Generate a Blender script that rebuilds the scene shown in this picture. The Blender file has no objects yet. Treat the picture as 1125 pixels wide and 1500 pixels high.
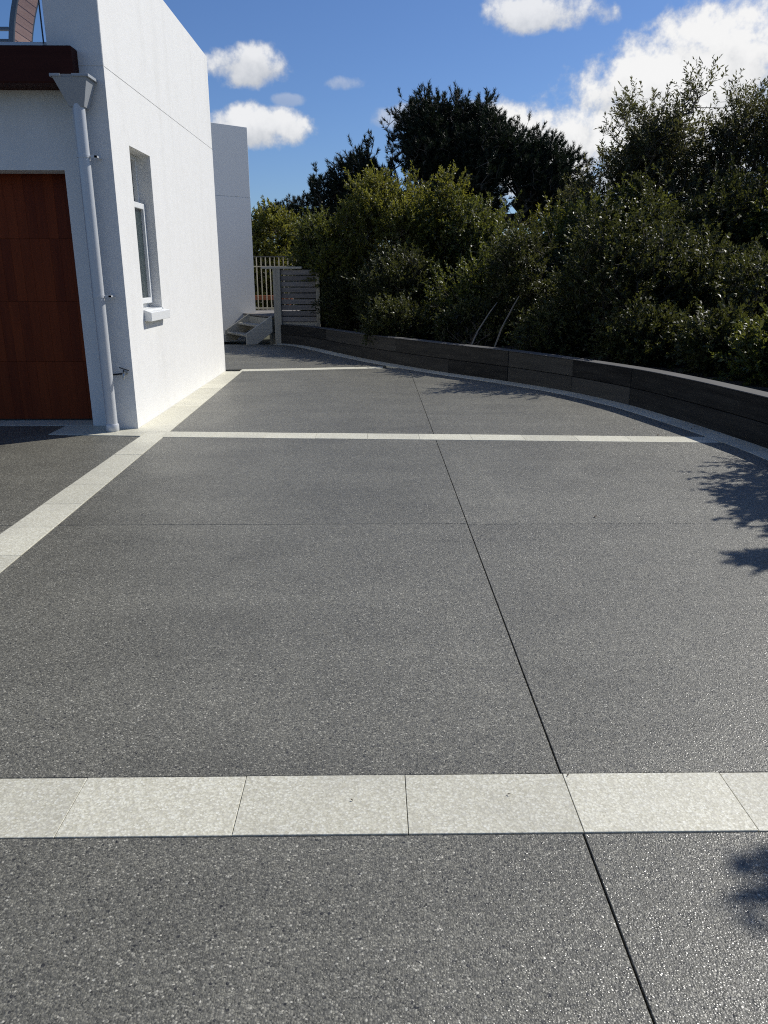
import bpy, bmesh, math, random
import numpy as np
from mathutils import Vector, Matrix

S = bpy.context.scene
R = math.radians

# ---------------------------------------------------------------- camera, world, sun, exposure
cam_d = bpy.data.cameras.new('camera')
cam = bpy.data.objects.new('camera', cam_d)
S.collection.objects.link(cam)
cam.location = (0, 0, 1.5)
cam.rotation_euler = (R(90 - 17.25), 0, R(-0.7525))
cam_d.sensor_fit = 'VERTICAL'
cam_d.sensor_height = 36
cam_d.lens = 1127 / 1500 * 36
cam_d.clip_start = 0.05
cam_d.clip_end = 2000
S.camera = cam

SUN_EL = R(41)
SUN_AZ = math.atan2(0.817, 0.576)          # clockwise from +Y
SKY = 0.058
S.view_settings.view_transform = 'Standard'
S.view_settings.look = 'None'
S.view_settings.exposure = 0.0
S.view_settings.gamma = 1.0
S.view_settings.use_curve_mapping = False
S.render.engine = 'CYCLES'
S.cycles.use_denoising = False
S.cycles.filter_width = 1.1
S.cycles.max_bounces = 8
S.cycles.transparent_max_bounces = 8

world = bpy.data.worlds.new('World')
S.world = world
world.use_nodes = True


class NT:
    """small node-tree writer"""
    def __init__(s, tree):
        s.t = tree

    def n(s, typ, **kw):
        nd = s.t.nodes.new(typ)
        for k, v in kw.items():
            if k.startswith('i_'):
                key = k[2:]
                key = int(key) if key.isdigit() else key.replace('_', ' ')
                s.put(nd.inputs[key], v)
            else:
                setattr(nd, k, v)
        return nd

    def put(s, sock, v):
        if isinstance(v, bpy.types.NodeSocket):
            s.t.links.new(v, sock)
        else:
            sock.default_value = v

    def m(s, op, a, b=None, c=None, clamp=False):
        nd = s.t.nodes.new('ShaderNodeMath')
        nd.operation = op
        nd.use_clamp = clamp
        s.put(nd.inputs[0], a)
        if b is not None:
            s.put(nd.inputs[1], b)
        if c is not None:
            s.put(nd.inputs[2], c)
        return nd.outputs[0]

    def vm(s, op, a, b):
        nd = s.t.nodes.new('ShaderNodeVectorMath')
        nd.operation = op
        s.put(nd.inputs[0], a)
        s.put(nd.inputs[1], b)
        return nd.outputs['Value'] if op in ('DOT_PRODUCT', 'LENGTH') else nd.outputs[0]

    def mix(s, f, a, b, typ='MIX'):
        nd = s.t.nodes.new('ShaderNodeMix')
        nd.data_type = 'RGBA'
        nd.blend_type = typ
        s.put(nd.inputs[0], f)
        s.put(nd.inputs[6], a)
        s.put(nd.inputs[7], b)
        return nd.outputs[2]

    def ramp(s, f, *stops, interp='LINEAR'):
        nd = s.t.nodes.new('ShaderNodeValToRGB')
        nd.color_ramp.interpolation = interp
        el = nd.color_ramp.elements
        while len(el) < len(stops):
            el.new(0.5)
        for e, (p, c) in zip(el, stops):
            e.position = p
            e.color = c if len(c) == 4 else (*c, 1)
        s.put(nd.inputs[0], f)
        return nd.outputs[0]

    def sstep(s, v, lo, hi):
        nd = s.t.nodes.new('ShaderNodeMapRange')
        nd.interpolation_type = 'SMOOTHSTEP'
        s.put(nd.inputs[0], v)
        s.put(nd.inputs[1], lo)
        s.put(nd.inputs[2], hi)
        return nd.outputs[0]


def dirv(az, el):
    az, el = R(az), R(el)
    return Vector((math.sin(az) * math.cos(el), math.cos(az) * math.cos(el), math.sin(el)))


def build_world():
    t = NT(world.node_tree)
    world.node_tree.nodes.clear()
    sky = t.n('ShaderNodeTexSky', sky_type='NISHITA', sun_disc=False, sun_elevation=SUN_EL,
              sun_rotation=SUN_AZ, altitude=50, air_density=1.0, dust_density=0.35, ozone_density=2.2)
    d = t.n('ShaderNodeTexCoord').outputs['Generated']
    no1 = t.n('ShaderNodeTexNoise', i_Vector=d, i_Scale=9.0, i_Detail=9.0, i_Roughness=0.58).outputs[0]
    no2 = t.n('ShaderNodeTexNoise', i_Vector=d, i_Scale=30.0, i_Detail=9.0, i_Roughness=0.6).outputs[0]
    no = t.m('ADD', t.m('MULTIPLY', no1, 0.62), t.m('MULTIPLY', no2, 0.38))
    total = None
    shade = None
    # azimuth, elevation, half-width and half-height in degrees, density
    clouds = [(-8.8, 12.8, 3.4, 1.25, 0.92), (-8.0, 9.2, 3.6, 1.3, 0.95), (10.6, 15.5, 4.2, 1.35, 0.9),
              (12.6, 8.0, 6.6, 2.7, 1.5), (17.8, 10.2, 5.2, 2.7, 1.5), (24.0, 11.4, 5.0, 4.2, 1.6),
              (17.5, 7.0, 9.0, 3.2, 1.4), (29.0, 10.0, 6.0, 5.0, 1.4), (-2.0, 11.9, 1.5, 0.5, 0.4), (-5.6, 10.9, 1.2, .4, .35), (1.2, 9.9, 1.8, 0.8, 0.5),
              (-42, 8, 6, 3, 1.0), (-50, 22, 8, 4, 1.0), (42, 14, 9, 5, 1.0), (60, 22, 9, 4, 1.0), (30, 38, 9, 4, .9),
              (-60, 14, 10, 4, 1.0), (-85, 24, 10, 5, 1.0), (88, 17, 10, 5, 1.0), (-10, 48, 9, 5, .9), (115, 25, 12, 6, 1.0),
              (150, 16, 12, 5, 1.0), (-140, 20, 13, 6, 1.0), (178, 36, 12, 6, 1.0), (-112, 42, 10, 6, .9)]
    for az, el, w, h, dens in clouds:
        c = dirv(az, el)
        rt = Vector((math.cos(R(az)), -math.sin(R(az)), 0))
        up = rt.cross(c)
        if up.z < 0:
            up = -up
        x = t.m('DIVIDE', t.vm('DOT_PRODUCT', d, tuple(rt)), math.sin(R(w)))
        y = t.m('DIVIDE', t.vm('DOT_PRODUCT', d, tuple(up)), math.sin(R(h)))
        r2 = t.m('ADD', t.m('MULTIPLY', x, x), t.m('MULTIPLY', y, y))
        front = t.m('GREATER_THAN', t.vm('DOT_PRODUCT', d, tuple(c)), 0.3)
        m = t.m('ADD', t.m('MULTIPLY', t.m('SUBTRACT', 1.0 + 1.2 * max(0.0, dens - 1.0), r2), 0.80), t.m('MULTIPLY', t.m('SUBTRACT', no, 0.51), 6.0))
        a = t.m('MULTIPLY', t.m('MULTIPLY', t.sstep(m, 0.0, 0.85), min(dens, 1.0)), front)
        sh = t.m('MULTIPLY', a, t.sstep(t.m('ADD', y, t.m('MULTIPLY', t.m('SUBTRACT', no2, 0.5), 2.4)), -0.9, 0.55))
        total = a if total is None else t.m('MAXIMUM', total, a)
        shade = sh if shade is None else t.m('MAXIMUM', shade, sh)
    col = t.mix(shade, (9.6, 10.0, 10.6, 1), (15.8, 15.8, 15.8, 1))
    skc = t.mix(1.0, sky.outputs[0], (0.91, 1.17, 1.64, 1), 'MULTIPLY')
    fin = t.mix(total, skc, col)
    bg = t.n('ShaderNodeBackground', i_Color=fin, i_Strength=SKY)
    out = t.n('ShaderNodeOutputWorld')
    t.t.links.new(bg.outputs[0], out.inputs[0])


build_world()
sd = bpy.data.lights.new('sun', 'SUN')
sd.energy = 4.8
sd.angle = R(0.53)
sd.color = (1.0, 0.965, 0.90)
sun = bpy.data.objects.new('sun', sd)
S.collection.objects.link(sun)
SUN_DIR = Vector((0.817 * math.cos(SUN_EL), 0.576 * math.cos(SUN_EL), math.sin(SUN_EL)))
sun.rotation_euler = SUN_DIR.to_track_quat('Z', 'Y').to_euler()

# ---------------------------------------------------------------- object helpers
COL = S.collection


def link(o, parent=None):
    COL.objects.link(o)
    if parent is not None:
        o.parent = parent
    return o


def empty(name, loc=(0, 0, 0), rz=0.0, parent=None):
    o = bpy.data.objects.new(name, None)
    o.location = loc
    o.rotation_euler = (0, 0, rz)
    o.empty_display_size = 0.2
    return link(o, parent)


def tag(o, label=None, cat=None, group=None, kind=None):
    if label:
        o['label'] = label
    if cat:
        o['category'] = cat
    if group:
        o['group'] = group
    if kind:
        o['kind'] = kind
    return o


def mesh_obj(name, verts, faces, mat, parent=None, smooth=False):
    me = bpy.data.meshes.new(name)
    me.from_pydata([tuple(v) for v in verts], [], faces)
    me.validate()
    me.materials.append(mat)
    if smooth:
        for p in me.polygons:
            p.use_smooth = True
    return link(bpy.data.objects.new(name, me), parent)


class MB:
    """collects solids and links them as ONE mesh object"""
    def __init__(s):
        s.v = []
        s.f = []

    def add(s, vs, fs):
        b = len(s.v)
        s.v += [Vector(v) for v in vs]
        s.f += [tuple(i + b for i in f) for f in fs]
        return s

    def box(s, x0, x1, y0, y1, z0, z1, M=None):
        vs = [(x0, y0, z0), (x1, y0, z0), (x1, y1, z0), (x0, y1, z0), (x0, y0, z1), (x1, y0, z1), (x1, y1, z1), (x0, y1, z1)]
        if M is not None:
            vs = [M @ Vector(v) for v in vs]
        return s.add(vs, [(3, 2, 1, 0), (4, 5, 6, 7), (0, 1, 5, 4), (1, 2, 6, 5), (2, 3, 7, 6), (3, 0, 4, 7)])

    def prism(s, poly, z0, z1):
        n = len(poly)
        vs = [(x, y, z0) for x, y in poly] + [(x, y, z1) for x, y in poly]
        fs = [tuple(range(n - 1, -1, -1)), tuple(range(n, 2 * n))]
        fs += [(i, (i + 1) % n, n + (i + 1) % n, n + i) for i in range(n)]
        return s.add(vs, fs)

    def tube(s, pts, rad, seg=12, cap=True):
        pts = [Vector(p) for p in pts]
        n = len(pts)
        rads = rad if isinstance(rad, (list, tuple)) else [rad] * n
        vs = []
        up = None
        for i, p in enumerate(pts):
            d = (pts[min(i + 1, n - 1)] - pts[max(i - 1, 0)]).normalized()
            if up is None:
                up = Vector((0, 0, 1)) if abs(d.z) < 0.9 else Vector((1, 0, 0))
            a = d.cross(up).normalized()
            b = d.cross(a)
            up = -b if False else up
            for k in range(seg):
                w = 2 * math.pi * k / seg
                vs.append(p + a * (math.cos(w) * rads[i]) + b * (math.sin(w) * rads[i]))
        fs = []
        for i in range(n - 1):
            for k in range(seg):
                k2 = (k + 1) % seg
                fs.append((i * seg + k, (i + 1) * seg + k, (i + 1) * seg + k2, i * seg + k2))
        if cap:
            fs.append(tuple(range(seg)))
            fs.append(tuple(range((n - 1) * seg + seg - 1, (n - 1) * seg - 1, -1)))
        return s.add(vs, fs)

    def build(s, name, mat, parent=None, bevel=0.0, smooth=False, segs=1):
        bm = bmesh.new()
        vs = [bm.verts.new(v) for v in s.v]
        for f in s.f:
            try:
                bm.faces.new([vs[i] for i in f])
            except ValueError:
                pass
        bmesh.ops.recalc_face_normals(bm, faces=bm.faces[:])
        if bevel:
            es = [e for e in bm.edges if len(e.link_faces) == 2 and e.calc_face_angle(0) > 0.5]
            bmesh.ops.bevel(bm, geom=es, offset=bevel, segments=segs, affect='EDGES', profile=0.5, clamp_overlap=True)
        me = bpy.data.meshes.new(name)
        bm.to_mesh(me)
        bm.free()
        me.materials.append(mat)
        if smooth:
            for p in me.polygons:
                p.use_smooth = True
            try:
                me.set_sharp_from_angle(angle=R(40))
            except Exception:
                pass
        return link(bpy.data.objects.new(name, me), parent)


# ---------------------------------------------------------------- materials
def new_mat(name):
    m = bpy.data.materials.new(name)
    m.use_nodes = True
    m.node_tree.nodes.clear()
    t = NT(m.node_tree)
    b = t.n('ShaderNodeBsdfPrincipled')
    o = t.n('ShaderNodeOutputMaterial')
    t.t.links.new(b.outputs[0], o.inputs[0])
    return m, t, b, o


def pos(t):
    return t.n('ShaderNodeNewGeometry').outputs['Position']


def obj_rand(t):
    return t.n('ShaderNodeObjectInfo').outputs['Random']


def bump(t, b, h, strength, dist):
    nd = t.n('ShaderNodeBump', i_Height=h, i_Strength=strength, i_Distance=dist)
    t.put(b.inputs['Normal'], nd.outputs[0])


def g(v):
    return (v, v, v, 1)


def mat_aggregate():
    """dark exposed-aggregate concrete: grains of several greys, a few pale and a few near-black chips"""
    m, t, b, _ = new_mat('exposed_aggregate')
    p = pos(t)
    warp = t.n('ShaderNodeTexNoise', i_Vector=p, i_Scale=60.0, i_Detail=2.0)
    pw = t.vm('ADD', p, t.vm('MULTIPLY', t.vm('SUBTRACT', warp.outputs['Color'], (0.5, 0.5, 0.5)), (0.006, 0.006, 0.006)))
    v1 = t.n('ShaderNodeTexVoronoi', i_Vector=pw, i_Scale=190.0)
    v2 = t.n('ShaderNodeTexVoronoi', i_Vector=pw, i_Scale=290.0)
    v3 = t.n('ShaderNodeTexVoronoi', i_Vector=pw, i_Scale=78.0)
    r1 = t.n('ShaderNodeSeparateColor', i_0=v1.outputs['Color'])
    r2 = t.n('ShaderNodeSeparateColor', i_0=v2.outputs['Color'])
    r3 = t.n('ShaderNodeSeparateColor', i_0=v3.outputs['Color'])
    grain = t.ramp(r1.outputs[0], (0.0, (.020, .0195, .016)), (0.30, (.090, .088, .074)), (0.66, (.170, .165, .141)),
                   (0.88, (.245, .238, .205)), (0.97, (.36, .35, .305)), (1.0, (.62, .60, .54)))
    fine = t.ramp(r2.outputs[1], (0.0, (.07, .069, .060)), (0.5, (.165, .161, .140)), (0.9, (.26, .253, .22)), (1.0, (.42, .41, .365)))
    c = t.mix(0.26, grain, fine)
    edge = t.sstep(v1.outputs['Distance'], 0.35, 0.72)
    c = t.mix(t.m('MULTIPLY', edge, 0.55), c, (.085, .084, .079, 1))
    pale = t.m('MULTIPLY', t.m('GREATER_THAN', r3.outputs[0], 0.982), t.m('LESS_THAN', v3.outputs['Distance'], 0.24))
    c = t.mix(t.m('MULTIPLY', pale, 0.8), c, (.46, .46, .43, 1))
    dark = t.m('MULTIPLY', t.m('GREATER_THAN', r3.outputs[1], 0.93), t.m('LESS_THAN', v3.outputs['Distance'], 0.34))
    c = t.mix(t.m('MULTIPLY', dark, 0.85), c, (.022, .022, .024, 1))
    patch = t.n('ShaderNodeTexNoise', i_Vector=p, i_Scale=1.1, i_Detail=5.0, i_Roughness=0.6).outputs[0]
    patch2 = t.n('ShaderNodeTexNoise', i_Vector=t.vm('MULTIPLY', p, (0.35, 1.6, 1.0)), i_Scale=1.7, i_Detail=4.0, i_Roughness=0.65).outputs[0]
    k = t.m('ADD', t.m('MULTIPLY', patch, 0.62), t.m('MULTIPLY', patch2, 0.55))
    k = t.m('ADD', k, 0.40)
    st1 = t.n('ShaderNodeTexNoise', i_Vector=p, i_Scale=0.55, i_Detail=6.0, i_Roughness=0.55, i_Distortion=1.2).outputs[0]
    st2 = t.n('ShaderNodeTexNoise', i_Vector=t.vm('MULTIPLY', p, (1.0, 0.10, 1.0)), i_Scale=2.6, i_Detail=5.0, i_Roughness=0.6).outputs[0]
    k = t.m('MULTIPLY', k, t.m('SUBTRACT', 1.0, t.m('MULTIPLY', t.sstep(st1, 0.54, 0.66), 0.13)))
    k = t.m('MULTIPLY', k, t.m('ADD', 1.0, t.m('MULTIPLY', t.sstep(st2, 0.52, 0.72), 0.13)))
    k = t.m('MULTIPLY', k, t.m('ADD', 0.96, t.m('MULTIPLY', obj_rand(t), 0.08)))
    kk = t.n('ShaderNodeCombineColor', i_0=t.m('MULTIPLY', k, 1.03), i_1=t.m('MULTIPLY', k, 1.01), i_2=t.m('MULTIPLY', k, 0.93)).outputs[0]
    c = t.mix(1.0, c, kk, 'MULTIPLY')
    b.inputs['Roughness'].default_value = 0.5
    t.put(b.inputs['Base Color'], c)
    t.put(b.inputs['Roughness'], t.m('ADD', 0.27, t.m('MULTIPLY', r1.outputs[2], 0.34)))
    b.inputs['Specular IOR Level'].default_value = 0.55
    h = t.m('ADD', t.m('MULTIPLY', t.m('SUBTRACT', 1.0, v1.outputs['Distance']), t.m('ADD', 0.4, r1.outputs[1])), t.m('MULTIPLY', r2.outputs[0], 0.5))
    bump(t, b, h, 0.6, 0.0024)
    return m


def mat_paver():
    """pale honed paver: cream chips in a lighter matrix"""
    m, t, b, _ = new_mat('cream_paver')
    p = pos(t)
    warp = t.n('ShaderNodeTexNoise', i_Vector=p, i_Scale=70.0, i_Detail=2.0)
    pw = t.vm('ADD', p, t.vm('MULTIPLY', t.vm('SUBTRACT', warp.outputs['Color'], (0.5, 0.5, 0.5)), (0.008, 0.008, 0.008)))
    v1 = t.n('ShaderNodeTexVoronoi', i_Vector=pw, i_Scale=135.0)
    v2 = t.n('ShaderNodeTexVoronoi', i_Vector=pw, i_Scale=210.0)
    r1 = t.n('ShaderNodeSeparateColor', i_0=v1.outputs['Color'])
    r2 = t.n('ShaderNodeSeparateColor', i_0=v2.outputs['Color'])
    chip = t.ramp(r1.outputs[0], (0.0, (.46, .43, .31)), (0.4, (.65, .62, .48)), (0.75, (.76, .735, .59)), (1.0, (.87, .86, .74)))
    c = t.mix(0.35, chip, t.ramp(r2.outputs[0], (0.0, (.50, .475, .36)), (1.0, (.82, .795, .65))))
    edge = t.sstep(v1.outputs['Distance'], 0.38, 0.75)
    c = t.mix(t.m('MULTIPLY', edge, 0.6), c, (.50, .475, .39, 1))
    pt = t.n('ShaderNodeTexNoise', i_Vector=p, i_Scale=2.3, i_Detail=6.0, i_Roughness=0.62).outputs[0]
    c = t.mix(t.m('MULTIPLY', t.sstep(pt, 0.42, 0.72), 0.28), c, (.40, .385, .33, 1))
    k = t.m('ADD', 0.84, t.m('MULTIPLY', obj_rand(t), 0.18))
    kk = t.n('ShaderNodeCombineColor', i_0=k, i_1=k, i_2=k).outputs[0]
    c = t.mix(1.0, c, kk, 'MULTIPLY')
    t.put(b.inputs['Base Color'], c)
    t.put(b.inputs['Roughness'], t.m('ADD', 0.42, t.m('MULTIPLY', r1.outputs[1], 0.2)))
    bump(t, b, t.m('ADD', r2.outputs[1], v1.outputs['Distance']), 0.35, 0.0012)
    return m


def mat_plaster(name, col, dirt=0.06, bs=0.55):
    m, t, b, _ = new_mat(name)
    p = pos(t)
    n1 = t.n('ShaderNodeTexNoise', i_Vector=p, i_Scale=120.0, i_Detail=4.0, i_Roughness=0.7).outputs[0]
    n2 = t.n('ShaderNodeTexNoise', i_Vector=p, i_Scale=9.0, i_Detail=5.0, i_Roughness=0.6).outputs[0]
    n3 = t.n('ShaderNodeTexNoise', i_Vector=t.vm('MULTIPLY', p, (1.0, 1.0, 0.12)), i_Scale=3.0, i_Detail=5.0, i_Roughness=0.65).outputs[0]
    f = t.m('ADD', t.m('MULTIPLY', t.sstep(n2, 0.40, 0.75), 0.5), t.m('MULTIPLY', t.sstep(n3, 0.45, 0.75), 0.7))
    c = t.mix(t.m('MULTIPLY', f, dirt * 2), (*col, 1), (col[0] * .62, col[1] * .61, col[2] * .57, 1))
    t.put(b.inputs['Base Color'], c)
    b.inputs['Roughness'].default_value = 0.78
    b.inputs['Specular IOR Level'].default_value = 0.3
    bump(t, b, t.m('ADD', n1, t.m('MULTIPLY', n2, 1.5)), bs, 0.004)
    return m


def mat_plain(name, col, rough=0.5, metal=0.0, var=0.0, nscale=30.0, bstr=0.0):
    m, t, b, _ = new_mat(name)
    n1 = t.n('ShaderNodeTexNoise', i_Vector=pos(t), i_Scale=nscale, i_Detail=4.0, i_Roughness=0.6).outputs[0]
    c = t.mix(t.m('MULTIPLY', n1, var), (*col, 1), (col[0] * .45, col[1] * .45, col[2] * .45, 1))
    t.put(b.inputs['Base Color'], c)
    t.put(b.inputs['Roughness'], t.m('ADD', rough - 0.06, t.m('MULTIPLY', n1, 0.12)))
    b.inputs['Metallic'].default_value = metal
    if bstr:
        bump(t, b, n1, bstr, 0.003)
    return m


def mat_wood(name, a, c, axis='Z', rough=0.55, scale=1.0, rv=0.5, bstr=0.3, spec=0.4):
    """grain stretched along one axis, tone varies from piece to piece"""
    m, t, b, _ = new_mat(name)
    p = t.n('ShaderNodeTexCoord').outputs['Object']
    st = {'X': (0.06, 1, 1), 'Y': (1, 0.06, 1), 'Z': (1, 1, 0.06), 'H': (0.10, 0.10, 1)}[axis]
    rnd = obj_rand(t)
    off = t.n('ShaderNodeCombineXYZ', i_0=t.m('MULTIPLY', rnd, 37.0), i_1=t.m('MULTIPLY', rnd, 11.0), i_2=rnd).outputs[0]
    q = t.vm('MULTIPLY', t.vm('ADD', p, off), st)
    n1 = t.n('ShaderNodeTexNoise', i_Vector=q, i_Scale=42.0 * scale, i_Detail=6.0, i_Roughness=0.65).outputs[0]
    n2 = t.n('ShaderNodeTexNoise', i_Vector=q, i_Scale=7.0 * scale, i_Detail=3.0, i_Distortion=1.5).outputs[0]
    f = t.m('ADD', t.m('MULTIPLY', n1, 0.6), t.m('MULTIPLY', n2, 0.5))
    f = t.m('ADD', f, t.m('MULTIPLY', t.m('SUBTRACT', rnd, 0.5), rv), clamp=True)
    t.put(b.inputs['Base Color'], t.ramp(f, (0.2, a), (0.85, c)))
    b.inputs['Roughness'].default_value = rough
    b.inputs['Specular IOR Level'].default_value = spec
    bump(t, b, n1, bstr, 0.002)
    return m


def mat_glass(name, tint=(.02, .03, .035)):
    m, t, b, _ = new_mat(name)
    b.inputs['Base Color'].default_value = (*tint, 1)
    b.inputs['Roughness'].default_value = 0.03
    b.inputs['Specular IOR Level'].default_value = 0.8
    return m


def mat_clear_glass():
    m, t, b, o = new_mat('clear_glass')
    tr = t.n('ShaderNodeBsdfTransparent', i_Color=(.93, .96, .96, 1))
    gl = t.n('ShaderNodeBsdfGlossy', i_Color=(1, 1, 1, 1), i_Roughness=0.02)
    fr = t.n('ShaderNodeFresnel', i_IOR=1.45)
    mx = t.n('ShaderNodeMixShader', i_0=fr.outputs[0], i_1=tr.outputs[0], i_2=gl.outputs[0])
    t.t.links.new(mx.outputs[0], o.inputs[0])
    return m


def mat_leaf(name, dark, mid, light, trans, rough=0.33, tw=0.3, spec=0.5):
    m, t, b, o = new_mat(name)
    rnd = t.n('ShaderNodeNewGeometry').outputs['Random Per Island']
    n = t.n('ShaderNodeTexNoise', i_Vector=pos(t), i_Scale=1.7, i_Detail=3.0).outputs[0]
    f = t.m('ADD', t.m('MULTIPLY', rnd, 0.65), t.m('MULTIPLY', t.m('SUBTRACT', n, 0.3), 0.8), clamp=True)
    c = t.ramp(f, (0.0, dark), (0.55, mid), (0.97, light))
    t.put(b.inputs['Base Color'], c)
    t.put(b.inputs['Roughness'], t.m('ADD', rough, t.m('MULTIPLY', rnd, 0.18)))
    b.inputs['Specular IOR Level'].default_value = spec
    tl = t.n('ShaderNodeBsdfTranslucent', i_Color=t.mix(f, (trans[0] * .6, trans[1] * .6, trans[2] * .6, 1), (*trans, 1)))
    mx = t.n('ShaderNodeMixShader', i_0=tw, i_1=b.outputs[0], i_2=tl.outputs[0])
    t.t.links.new(mx.outputs[0], o.inputs[0])
    return m


def mat_soil(name, a, c, scale):
    m, t, b, _ = new_mat(name)
    n1 = t.n('ShaderNodeTexNoise', i_Vector=pos(t), i_Scale=scale, i_Detail=8.0, i_Roughness=0.7).outputs[0]
    t.put(b.inputs['Base Color'], t.ramp(n1, (0.3, a), (0.7, c)))
    b.inputs['Roughness'].default_value = 0.95
    bump(t, b, n1, 0.8, 0.03)
    return m


M_AGG = mat_aggregate()
M_PAV = mat_paver()
M_WHITE = mat_plaster('white_plaster', (.745, .74, .715), 0.09, 0.36)
M_GREYP = mat_plaster('grey_white_plaster', (.74, .745, .73), 0.04, 0.05)
M_JOINT = mat_plain('joint_filler', (.03, .03, .03), 0.9, 0, 0.5)
M_DOOR = mat_wood('red_cedar', (.085, .012, .003), (.215, .040, .008), 'Z', 0.5, 1.0, 0.30, 0.2, 0.15)
M_FASCIA = mat_wood('dark_stained_timber', (.024, .007, .005), (.060, .018, .013), 'X', 0.7, spec=0.12)
M_ZINC = mat_plain('painted_grey_metal', (.56, .575, .59), 0.30, 0.1, 0.12, 6.0)
M_HEAD = mat_plain('grey_rain_head', (.36, .38, .40), 0.45, 0.1, 0.12, 6.0)
M_FRAME = mat_plain('white_aluminium', (.76, .77, .76), 0.35, 0.0, 0.05)
M_STEEL = mat_plain('brushed_steel', (.5, .5, .48), 0.3, 0.9, 0.1)
M_DARKMETAL = mat_plain('dark_metal', (.03, .032, .035), 0.45, 0.3, 0.1)
M_WGLASS = mat_glass('window_glass', (.03, .045, .045))
M_CLEAR = mat_clear_glass()
M_CHAIRF = mat_plain('dark_chair_frame', (.03, .032, .036), 0.5, 0, 0.2)
M_CHAIRS = mat_wood('brown_slat', (.17, .085, .06), (.30, .17, .125), 'Y', 0.55, 1.0, 0.3)
M_SLEEPER = mat_wood('dark_sleeper', (.009, .0085, .0075), (.062, .058, .050), 'H', 0.85, 0.5, 0.55, 0.9, 0.2)
M_CAP = mat_wood('weathered_cap', (.042, .041, .039), (.115, .112, .105), 'H', 0.8, 0.5, 0.2, 0.6)
M_TIMBER = mat_wood('weathered_timber', (.28, .262, .21), (.58, .555, .47), 'X', 0.8, 0.7, 0.4, 0.6)
M_TIMBERV = mat_wood('weathered_post', (.20, .185, .145), (.44, .415, .34), 'Z', 0.8, 0.7, 0.3, 0.6)
M_SCREEN = mat_wood('grey_screen_slat', (.10, .092, .085), (.25, .235, .22), 'X', 0.8, 0.7, 0.35, 0.5)
M_ORANGE = mat_wood('orange_timber', (.10, .032, .016), (.20, .070, .035), 'X', 0.7, spec=0.2)
M_BARK = mat_wood('grey_bark', (.05, .042, .034), (.17, .15, .12), 'Z', 0.9, 0.6, 0.3, 0.8)
M_TWIG = mat_plain('twig_bark', (.10, .085, .065), 0.85, 0, 0.6, 20.0)
M_PALETWIG = mat_plain('pale_twig_bark', (.22, .20, .165), 0.8, 0, 0.5, 20.0)
M_SOIL = mat_soil('garden_soil', (.012, .010, .007), (.05, .04, .028), 9.0)
M_GROUND = mat_soil('rough_ground', (.03, .035, .015), (.08, .075, .04), 1.2)
M_HILL = mat_soil('scrub_hill', (.05, .055, .035), (.13, .12, .09), 0.16)
M_LEAF_H = mat_leaf('hedge_leaf', (.016, .026, .008), (.054, .076, .018), (.115, .130, .030), (.25, .27, .04), 0.43, 0.30)
M_LEAF_Y = mat_leaf('yellow_hedge_leaf', (.024, .034, .009), (.075, .090, .018), (.165, .165, .034), (.36, .35, .045), 0.41, 0.34)
M_LEAF_D = mat_leaf('dark_glossy_leaf', (.014, .020, .008), (.040, .050, .016), (.092, .098, .030), (.14, .15, .03), 0.45, 0.26, 0.4)
M_LEAF_L = mat_leaf('olive_grey_leaf', (.022, .027, .012), (.055, .061, .026), (.12, .12, .050), (.20, .20, .06), 0.42, 0.28, 0.4)
M_NEEDLE = mat_leaf('pine_needle', (.006, .010, .006), (.014, .022, .012), (.030, .040, .020), (.04, .06, .02), 0.5, 0.12, 0.3)

# ---------------------------------------------------------------- ground, driveway, paver bands
WALL_CURVE = [(-2.30, 17.75), (-1.61, 17.15), (-1.10, 16.25), (-0.56, 15.12), (0.15, 13.79), (1.11, 12.30), (1.93, 11.22), (2.58, 10.21),
              (3.02, 9.15), (3.28, 8.11), (3.43, 7.31), (3.53, 6.62), (3.60, 5.5), (3.63, 4.2), (3.64, 2.6), (3.64, 0.5), (3.64, -3.0)]


def spline(pts, step=0.05):
    """Catmull-Rom through pts, resampled evenly"""
    P = [Vector(p) for p in pts]
    P = [P[0] * 2 - P[1]] + P + [P[-1] * 2 - P[-2]]
    out = []
    for i in range(1, len(P) - 2):
        for k in range(24):
            u = k / 24
            a, b, c, d = P[i - 1], P[i], P[i + 1], P[i + 2]
            out.append(0.5 * ((2 * b) + (-a + c) * u + (2 * a - 5 * b + 4 * c - d) * u * u + (-a + 3 * b - 3 * c + d) * u ** 3))
    out.append(P[-2])
    acc = [0.0]
    for i in range(1, len(out)):
        acc.append(acc[-1] + (out[i] - out[i - 1]).length)
    n = int(acc[-1] / step)
    res = []
    j = 0
    for k in range(n + 1):
        s = acc[-1] * k / n
        while j < len(acc) - 2 and acc[j + 1] < s:
            j += 1
        w = (s - acc[j]) / max(1e-9, acc[j + 1] - acc[j])
        res.append(out[j].lerp(out[j + 1], w))
    return res


CURVE = spline(WALL_CURVE)
NC = len(CURVE)


def curve_normal(i):
    d = (CURVE[min(i + 1, NC - 1)] - CURVE[max(i - 1, 0)]).normalized()
    return Vector((d.y, -d.x))            # towards the driveway (left of travel is the garden)


def offset(i, o):
    """o > 0 towards the driveway, < 0 into the garden"""
    n = curve_normal(i)
    return CURVE[i] + n * o


# the curve runs from the far end towards the camera, so its right-hand normal points to the driveway
if (offset(100, 0.1) - Vector((0, 9))).length > (offset(100, -0.1) - Vector((0, 9))).length:
    _cn = curve_normal

    def curve_normal(i):
        return -_cn(i)

EDGE_W = 0.25
edge_line = [offset(i, EDGE_W + 0.006) for i in range(NC)]


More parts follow.
